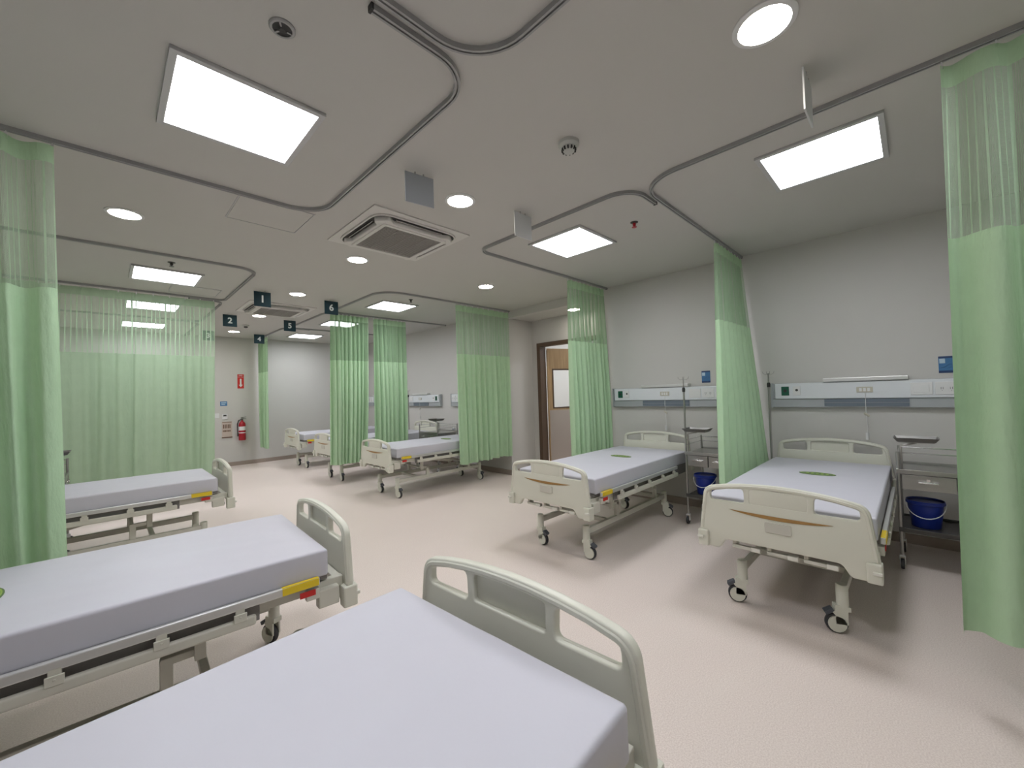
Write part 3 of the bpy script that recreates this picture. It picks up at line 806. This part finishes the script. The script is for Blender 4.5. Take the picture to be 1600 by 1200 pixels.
def poster(label, y0, y1, z0, z1):
    t = thing('wall_poster', label, 'poster', (XR, (y0+y1)/2, z0), 0, 'small blue posters')
    wd, h = abs(y1-y0), z1-z0
    MB().b(-.004, 0, -wd/2, wd/2, 0, h).build('sheet', 'poster', t)
    MB().b(-.0048, -.004, -wd/2, wd/2, h*.88, h).b(-.0048, -.004, -wd/2, wd/2, 0, h*.14).build('border_print', 'poster_dk', t)
    MB().b(-.0048, -.004, wd*.08, wd*.44, h*.58, h*.86).build('white_block', 'poster_lt', t)
    MB().tube([(-.0045, wd*.42, h*.3), (-.0045, wd*.2, h*.32), (-.0045, 0, h*.42), (-.0045, -wd*.2, h*.55), (-.0045, -wd*.36, h*.5), (-.0045, -wd*.3, h*.36), (-.0045, -.05*wd, h*.26)], .004, 6, r2=.0005).build('line_print', 'poster_dk', t)
poster('small blue safety poster on the wall beside the near right curtain', -.15, -.248, 1.558, 1.705)
poster('small blue safety poster on the wall left of the swept curtain', 1.877, 1.777, 1.552, 1.697)
o = thing('wall_socket', 'small grey wall socket low beside the wide curtain', 'socket', (XR, 6.98, .74), 0)
MB().b(-.03, 0, -.04, .04, -.05, .05).build('box', 'panel_grey', o, bevel=.004); MB().b(-.034, -.03, -.02, .02, -.02, .025).build('outlet_face', 'hole', o)

# ------------------------------------------------------------------ hanging signs
RX = Matrix.Rotation(pi/2, 4, 'X')
def sign(x, y, txt, m, label, rz=0):
    t = thing('hanging_sign', label, 'sign', (x, y, H), rz, 'square hanging bay signs')
    MB().b(-.102, .102, -.004, .004, -.215, -.012).build('sign_board', m, t, bevel=.0015)
    for e in (-.03, .03):
        MB().tube([(e, 0, -.02), (e, 0, 0)], .005, 8).build('hanger', 'steel', t)
    if txt:
        link('number', text_mesh(txt, .135, Matrix.Translation((.0, -.0048, -.115)) @ RX, bold=.0035), 'ink', t)
sign(1.505, 2.32, None, 'sign_blank', 'blank grey hanging sign before the near air conditioner', radians(-9))
sign(2.468, 2.27, None, 'sign_white', 'blank white hanging sign beside a right panel light')
sign(2.42, .32, None, 'sign_white', 'blank hanging sign seen edge-on near the top right')
for x, y, n_, l in ((1.53, 6.3, '1', 'dark teal hanging sign reading one, before the far air conditioner'), (1.52, 8.3, '2', 'dark teal hanging sign reading two, left of the small detector'),
                    (1.52, 10.4, '3', 'dark teal hanging sign reading three, seen through the sheer curtain'), (2.46, 10.45, '4', 'dark teal hanging sign reading four, above the narrow curtain'),
                    (2.46, 8.3, '5', 'dark teal hanging sign reading five, middle of the right-hand row'), (2.455, 6.3, '6', 'dark teal hanging sign reading six, over the gathered curtain pair')):
    sign(x, y, n_, 'sign', l)

# ------------------------------------------------------------------ ceiling devices
def aircon(x, y, label):
    t = thing('ceiling_air_conditioner', label, 'air conditioner', (x, y, H), 0, 'ceiling cassette air conditioners')
    MB().b(-.475, .475, -.475, .475, -.012, 0).build('surround_plate', 'ac_white', t, bevel=.003)
    a = .40
    sq = lambda a, r: arc_poly([(-a, -a, r), (a, -a, r), (a, a, r), (-a, a, r)], 8)
    TR = lambda z: Matrix.Translation((0, 0, z))
    link('slot_recess', plate([sq(.405, .16)], .004, .001, TR(-.016), 1), 'ac_dark', t)
    link('outer_ring', plate([sq(.42, .17), sq(.406, .155)], .008, .003, TR(-.019), 2), 'ac_white', t)
    # body with corner lobes; louvre slots stay open between the lobes and the ring
    s0, s1, c0 = .330, .396, .30
    body = arc_poly([(-s1, -c0, .03), (-s0-.01, -c0+.06, .03), (-s0-.01, c0-.06, .03), (-s1, c0, .03), (-c0, s1, .06), (-c0+.06, s0+.01, .03), (c0-.06, s0+.01, .03), (c0, s1, .03),
                     (s1, c0, .06), (s0+.01, c0-.06, .03), (s0+.01, -c0+.06, .03), (s1, -c0, .03), (c0, -s1, .06), (c0-.06, -s0-.01, .03), (-c0+.06, -s0-.01, .03), (-c0, -s1, .03)], 4)
    link('body', plate([body, sq(.286, .01)], .022, .008, TR(-.036), 2), 'ac_white', t)
    link('inner_frame', plate([sq(.318, .02), sq(.284, .01)], .006, .003, TR(-.060), 1), 'ac_white', t)
    for k in range(4):
        l = MB().box((0, .372, -.028), (.46, .016, .004), rx=-.9).build('louvre', 'ac_white', t, bevel=.001)
        l.rotation_euler.z = k*pi/2
    g = MB().b(-.284, .284, -.284, .284, -.048, -.040)
    for k in range(24):
        v = -.27+.54*k/23
        g.b(-.284, .284, v-.005, v+.005, -.056, -.047)
    for k in range(1, 4): g.b(-.284+.142*k-.004, -.284+.142*k+.004, -.284, .284, -.059, -.047)
    g.build('intake_grille', 'ac_grille', t)
aircon(1.96, 3.40, 'square ceiling air conditioner, nearest, below the grey sign')
aircon(2.0, 7.42, 'square ceiling air conditioner farther away behind the sign reading 1')

def hatch(x, y, a, b_, label):
    t = thing('ceiling_hatch', label, 'hatch', (x, y, H), 0, 'flush ceiling hatches')
    MB().b(-a, a, -b_, b_, -.004, 0).build('hatch_panel', 'ceiling', t)
    e = .011
    MB().b(-a-e, -a-.004, -b_-e, b_+e, -.006, 0).b(a+.004, a+e, -b_-e, b_+e, -.006, 0).b(-a-.004, a+.004, -b_-e, -b_-.004, -.006, 0).b(-a-.004, a+.004, b_+.004, b_+e, -.006, 0).build('hatch_frame', 'frame', t)
hatch(.955, 3.66, .25, .24, 'flush square ceiling hatch beside the near air conditioner')
hatch(.86, 6.80, .25, .22, 'flush ceiling hatch above the third left bed, before the sheer curtain')

t = thing('smoke_detector', 'pale round smoke detector on the ceiling between two downlights', 'smoke detector', (1.985, 1.43, H))
MB().lathe([(.062, 0), (.062, -.02), (.056, -.026), (.050, -.03)], n=24).build('base', 'smoke', t, smooth=True)
MB().lathe([(.042, -.028), (.040, -.045), (.030, -.058), (.012, -.064)], n=24).build('sensor_dome', 'smoke', t, smooth=True)
mb = MB()
for k in range(12):
    a = 2*pi*k/12; mb.box((.039*cos(a), .039*sin(a), -.046), (.012, .009, .016), rz=a)
mb.build('vent_slots', 'dark', t)
t = thing('ceiling_fitting', 'small dark round ceiling fitting near the top left', 'ceiling fitting', (.513, 1.754, H))
MB().lathe([(.048, 0), (.048, -.006), (.044, -.010), (.036, -.010), (.036, -.002)], n=24).build('trim_ring', 'track', t, smooth=True)
MB().lathe([(.036, -.003), (.036, -.006), (.02, -.008), (.012, -.016)], n=20).build('core', 'dark', t, smooth=True)
mb = MB()
for k in range(3):
    a = 2*pi*k/3; mb.box((.02*cos(a), .02*sin(a), -.009), (.03, .006, .005), rz=a)
mb.build('spokes', 'track', t)
def sprinkler(x, y, m, label):
    t = thing('sprinkler', label, 'sprinkler', (x, y, H), 0, 'ceiling sprinklers')
    MB().lathe([(.034, 0), (.034, -.004), (.02, -.010)], n=18).build('escutcheon', 'steel_dark', t, smooth=True)
    MB().lathe([(.014, -.008), (.014, -.03), (.008, -.034), (.008, -.042), (.022, -.043), (.022, -.046)], n=14).build('sprinkler_head', m, t, smooth=True)
sprinkler(3.37, 1.74, 'ext_red', 'red ceiling sprinkler beside the swept right curtain')
sprinkler(.507, 5.565, 'steel_dark', 'dark ceiling sprinkler above the third left bed')
sprinkler(3.37, 5.52, 'steel_dark', 'dark ceiling sprinkler between a panel light and the wide curtain')
t = thing('smoke_detector', 'small pale detector on the ceiling by the sign reading 2, far away', 'smoke detector', (1.97, 9.34, H))
MB().lathe([(.06, 0), (.06, -.02), (.045, -.03)], n=20).build('base', 'smoke', t, smooth=True)
MB().lathe([(.035, -.03), (.033, -.05), (.01, -.058)], n=16).build('sensor_dome', 'dark', t, smooth=True)

# ------------------------------------------------------------------ things on the far wall
def wall_item(name, label, cat, x, z): return thing(name, label, cat, (x, YF, z))
t = wall_item('extinguisher_sign', 'red upright fire extinguisher sign with a white arrow', 'sign', 2.267, 1.80)
MB().b(-.064, .064, -.004, 0, 0, .335).build('sign_board', 'red', t)
aw = MB().b(-.016, .016, -.0052, -.004, .09, .23)
aw.add([(-.042, -.0052, .09), (.042, -.0052, .09), (0, -.0052, .03), (-.042, -.004, .09), (.042, -.004, .09), (0, -.004, .03)], [(0, 2, 1), (3, 4, 5), (0, 1, 4, 3), (1, 2, 5, 4), (2, 0, 3, 5)])
aw.build('arrow', 'white', t)
link('lettering', join([text_mesh('FIRE', .042, Matrix.Translation((0, -.0048, .305)) @ RX), text_mesh('EXTINGUISHER', .0165, Matrix.Translation((0, -.0048, .268)) @ RX)], 'lettering', False), 'white', t)

t = wall_item('fire_extinguisher', 'red fire extinguisher hanging on the far wall', 'fire extinguisher', 2.265, .58)
cy = -.085
MB().lathe([(.01, 0), (.066, .004), (.072, .02), (.072, .36), (.066, .395), (.045, .43), (.022, .445), (.022, .47)], (0, cy, 0), 22).build('cylinder', 'ext_red', t, smooth=True)
MB().lathe([(.0728, .235), (.0728, .325)], (0, cy, 0), 22).build('white_label', 'white', t, smooth=True)
MB().lathe([(.0729, .17), (.0729, .19)], (0, cy, 0), 22).build('lower_label', 'white', t, smooth=True)
MB().lathe([(.02, .47), (.02, .50)], (0, cy, 0), 12).box((.03, cy, .51), (.11, .02, .012), ry=.25).box((.03, cy, .535), (.11, .02, .010), ry=-.15).build('valve_lever', 'dark', t, smooth=False)
MB().tube([(-.015, cy, .49), (-.07, cy-.01, .47), (-.095, cy-.01, .38), (-.09, cy, .22), (-.085, cy, .16)], .011, 8).tube([(-.085, cy, .17), (-.085, cy, .10)], .016, 8).build('hose', 'dark', t, smooth=True)
MB().b(-.03, .03, -.02, 0, .3, .44).box((0, -.04, .42), (.05, .06, .012)).build('wall_bracket', 'dark', t)

t = wall_item('wall_notice', 'small blue notice on the far wall above the thermostat', 'notice', 1.928, 1.40)
MB().b(-.068, .068, -.004, 0, 0, .105).build('sheet', 'poster', t)
MB().b(-.05, .05, -.0048, -.004, .062, .082).b(-.045, .03, -.0048, -.004, .028, .045).build('line_print', 'poster_lt', t)
t = wall_item('light_switch', 'white light switch beside the thermostat on the far wall', 'switch', 1.795, 1.13)
MB().b(-.045, .045, -.01, 0, 0, .105).build('switch_plate', 'white', t, bevel=.003); MB().b(-.022, .022, -.014, -.01, .025, .08).build('rocker', 'white', t)
t = wall_item('thermostat', 'white thermostat with a dark display on the far wall', 'thermostat', 1.945, 1.09)
MB().b(-.052, .052, -.02, 0, 0, .125).build('case', 'white', t, bevel=.004); MB().b(-.03, .03, -.0215, -.02, .07, .105).build('display', 'dark', t)
t = wall_item('wall_notice', 'brownish paper notice below the thermostat on the far wall', 'notice', 1.985, .66)
MB().b(-.098, .098, -.004, 0, .02, .375).build('sheet', 'paper', t)
mb = MB()
for k in range(5): mb.b(-.075+k*.03, -.055+k*.03, -.0052, -.004, .22, .31)
for k in range(7): mb.b(-.08+k*.022, -.064+k*.022, -.0052, -.004, .14, .18)
mb.b(-.09, .09, -.0052, -.004, .355, .37).build('line_print', 'paper_ink', t)
MB().b(-.1, .1, -.02, 0, 0, .022).build('ledge', 'paper_ink', t)
